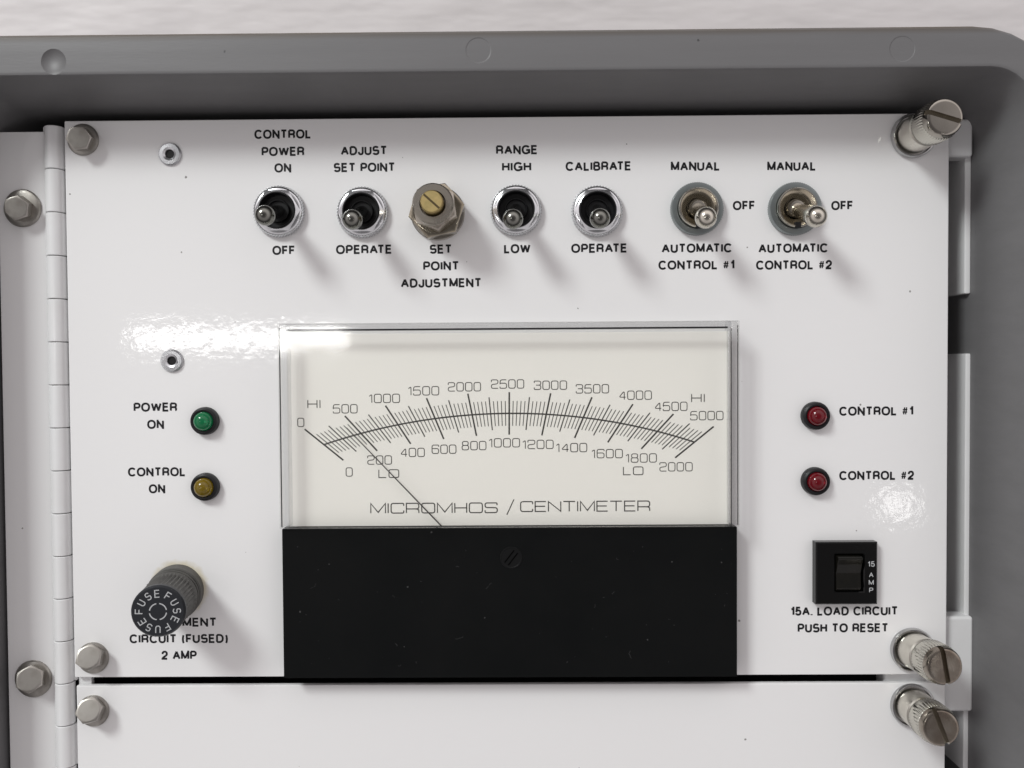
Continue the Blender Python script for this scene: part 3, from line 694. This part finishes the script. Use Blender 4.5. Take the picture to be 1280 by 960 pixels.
# ------------------------------------------------------------------ thumb screws
def thumb(loc, lab, tip, slot, face):
    t = thing('thumb_screw', lab, 'thumb screw', loc, 'captive thumb screws on the right edge')
    bm = bmesh.new(); lathe(bm, [(5.3, .02), (5.45, .3), (5.45, 1.0), (5.25, 1.45), (4.95, 1.5), (4.8, 1.2), (4.7, .55), (4.2, .5)], 56); fl = finish('flange', bm, FLANGE, t)
    bm = bmesh.new(); lathe(bm, [(4.45, .3), (4.4, 7.6), (4.1, 8.0), (2.6, 8.0), (2.6, 7.2)], 56); sl = finish('sleeve', bm, SLEEVE, t)
    bm = bmesh.new(); lathe(bm, [(2.4, 7.0), (2.4, 8.7), (4.3, 8.75), (4.75, 9.2), (4.75, 13.4), (4.4, 14.0)], 96, tooth={3: .27, 4: .27}); kn = finish('knurled_knob', bm, KNOBNICKEL, t, smooth=50)
    # slotted end face: two half discs with a real slot between them
    bm = bmesh.new(); sw = .55
    for s in (-1, 1):
        lay = []
        for r, h in ((4.40, 13.95), (4.40, 15.0), (4.05, 15.65), (3.45, 15.95)):
            a0 = math.asin(sw / r); pts = [(r * math.cos(a0 + (PI - 2 * a0) * i / 20), s * r * math.sin(a0 + (PI - 2 * a0) * i / 20)) for i in range(21)]
            lay.append([bm.verts.new(V(x, h, z)) for x, z in pts])
        for A, B in zip(lay, lay[1:]):
            for i in range(21):
                j = (i + 1) % 21; bm.faces.new((A[i], A[j], B[j], B[i]))
        bm.faces.new(lay[-1])
    disc(bm, 4.3, 14.3); bm.faces.ensure_lookup_table(); bm.faces[-1].material_index = 1
    bmesh.ops.rotate(bm, verts=bm.verts, cent=(0, 0, 0), matrix=Matrix.Rotation(-slot, 3, 'Y'))
    fc = finish('slotted_face', bm, [face, DARKNICKEL], kn)
    for o in (sl, kn): aim(o, Vector((0, 0, 0)), tip - loc)
    return t
thumb(at(1140, 170.5), 'shiny thumb screw with a slanted slot at the top right corner', at(1182, 146, 15.9), R_(-17), KNOBFACE)
thumb(at(1139, 811), 'thumb screw with a brown worn face, at the bottom right of the control panel', at(1182, 834, 15.9), R_(98), NICKELFACE)
thumb(at(1139, 880.5), 'thumb screw below the gap, on the blank lower panel', at(1177, 911, 15.9), R_(110), NICKELFACE)

# ------------------------------------------------------------------ fuse holder
fb = at(222, 737.5); ft = at(197.5, 764.5, 17.0); FL = (ft - fb).length / MM
fu = thing('fuse_holder', 'faded black fuse holder with FUSE lettered round its cap', 'fuse holder', fb)
fr_ = bpy.data.objects.new('tmp', None)
def fpart(name, bm, m_, parent=None, smooth=30):
    o = finish(name, bm, m_, parent or fu, None, smooth)
    if parent is None: aim(o, Vector((0, 0, 0)), ft - fb)
    return o
bpy.data.objects.remove(fr_)
bm = bmesh.new(); lathe(bm, [(6.5, -.4), (6.6, .3), (6.6, 3.8), (6.35, 4.2), (5.3, 4.25), (5.3, 5.3)], 64); fpart('base', bm, FUSEGREY)
bm = bmesh.new(); lathe(bm, [(5.2, 4.85), (6.3, 4.9), (6.45, 5.2), (6.3, 5.55), (5.2, 5.6), (5.2, 6.7)], 64); fpart('ring', bm, FUSEGREY)
bm = bmesh.new()
lathe(bm, [(5.2, 6.2), (6.3, 6.25), (6.45, 7.1), (6.15, 8.0), (6.05, FL - 2.2), (5.95, FL - 1.6)], 84, tooth={2: .36, 3: .42, 4: .4}); cap = fpart('cap', bm, FUSEGREY, None, 50)
bm = bmesh.new(); lathe(bm, [(5.9, FL - 1.75), (6.1, FL - 1.5), (6.1, FL - .5), (5.7, FL), (0, FL)], 64); ff = fpart('cap_face', bm, FUSEFACE, cap)
bm = bmesh.new(); rr_ = 4.2
for wd, a0 in enumerate((177, 57, -63)):
    for k, ch in enumerate('FUSE'):
        a = R_(a0 - k * 28.5)
        def M_(x, z, a=a):
            b = a - PI / 2; return rr_ * math.cos(a) + x * math.cos(b) - z * math.sin(b), rr_ * math.sin(a) + x * math.sin(b) + z * math.cos(b)
        text_bm(bm, ch, -.6, .6, 0, 1.85, FL + .03, .125, M_)
for k in range(4):
    a0 = R_(10 + 90 * k); ribbon(bm, [(1.9 * math.cos(a0 + R_(70) * i / 10), 1.9 * math.sin(a0 + R_(70) * i / 10)) for i in range(11)], .26, FL + .03)
fpart('cap_lettering', bm, WHITEINK, ff)

# ------------------------------------------------------------------ circuit breaker
BH = 2.5
x0, z1 = P(1020, 678, BH); x1, z0 = P(1097, 755.5, BH); bc = V((x0 + x1) / 2, 0, (z0 + z1) / 2); hw = (x1 - x0) / 2; hz = (z1 - z0) / 2
cb = thing('circuit_breaker', 'square black circuit breaker with a rocker, above 15A. LOAD CIRCUIT', 'circuit breaker', bc)
def cbp(px, py, h=BH):
    x, z = P(px, py, h); return x - bc.x / MM, z - bc.z / MM
ox0, oz1 = cbp(1043, 692); ox1, oz0 = cbp(1081, 741)
bm = bmesh.new()
bv = .3
lo = [[bm.verts.new(V(x, h, z)) for x, z in ((xa, za), (xb, za), (xb, zb), (xa, zb))] for h, xa, xb, za, zb in
      ((.01, -hw, hw, -hz, hz), (BH - bv, -hw, hw, -hz, hz), (BH, -hw + bv, hw - bv, -hz + bv, hz - bv), (BH, ox0, ox1, oz0, oz1), (BH - .25, ox0 + .25, ox1 - .25, oz0 + .25, oz1 - .25), (.4, ox0 + .25, ox1 - .25, oz0 + .25, oz1 - .25))]
for A, B in zip(lo, lo[1:]):
    for i in range(4): j = (i + 1) % 4; bm.faces.new((A[i], A[j], B[j], B[i]))
bm.faces.new(lo[0]); bm.faces.new(lo[-1])
finish('housing', bm, BLACKGLOSS, cb)
rx0, rx1 = cbp(1046, 700, 3)[0], cbp(1077, 700, 3)[0]
prf = [(oz0 + .35, .6), (oz0 + .45, 2.3), (oz0 + 1.2, 2.9), ((oz0 + oz1) / 2, 2.2), (oz1 - 2.6, 3.2), (oz1 - 1.0, 4.2), (oz1 - .5, 3.4), (oz1 - .4, .6)]
bm = bmesh.new(); A = [bm.verts.new(V(rx0, h, z)) for z, h in prf]; B = [bm.verts.new(V(rx1, h, z)) for z, h in prf]
for i in range(len(prf)):
    j = (i + 1) % len(prf); bm.faces.new((A[i], A[j], B[j], B[i]))
bm.faces.new(A); bm.faces.new(B); bmesh.ops.bevel(bm, geom=bm.edges[:], offset=.22 * MM, segments=2, affect='EDGES', profile=.5)
finish('rocker', bm, mat('rocker_plastic', (.006, .006, .005), .12, var=.5, vscale=300, dark=(.012, .010, .007), spec=.3), cb)
for s, py, w in (('15', 705, 8.5), ('A', 718.5, 5.5), ('M', 728, 6), ('P', 737.5, 5)):
    x, z = cbp(1089, py); bm = bmesh.new(); text_bm(bm, s, x - w * .1, x + w * .1, z, 1.35 if s == '15' else 1.2, BH + .03, .15); finish('rating_letter' if s != '15' else 'rating_number', bm, WHITEINK, cb)
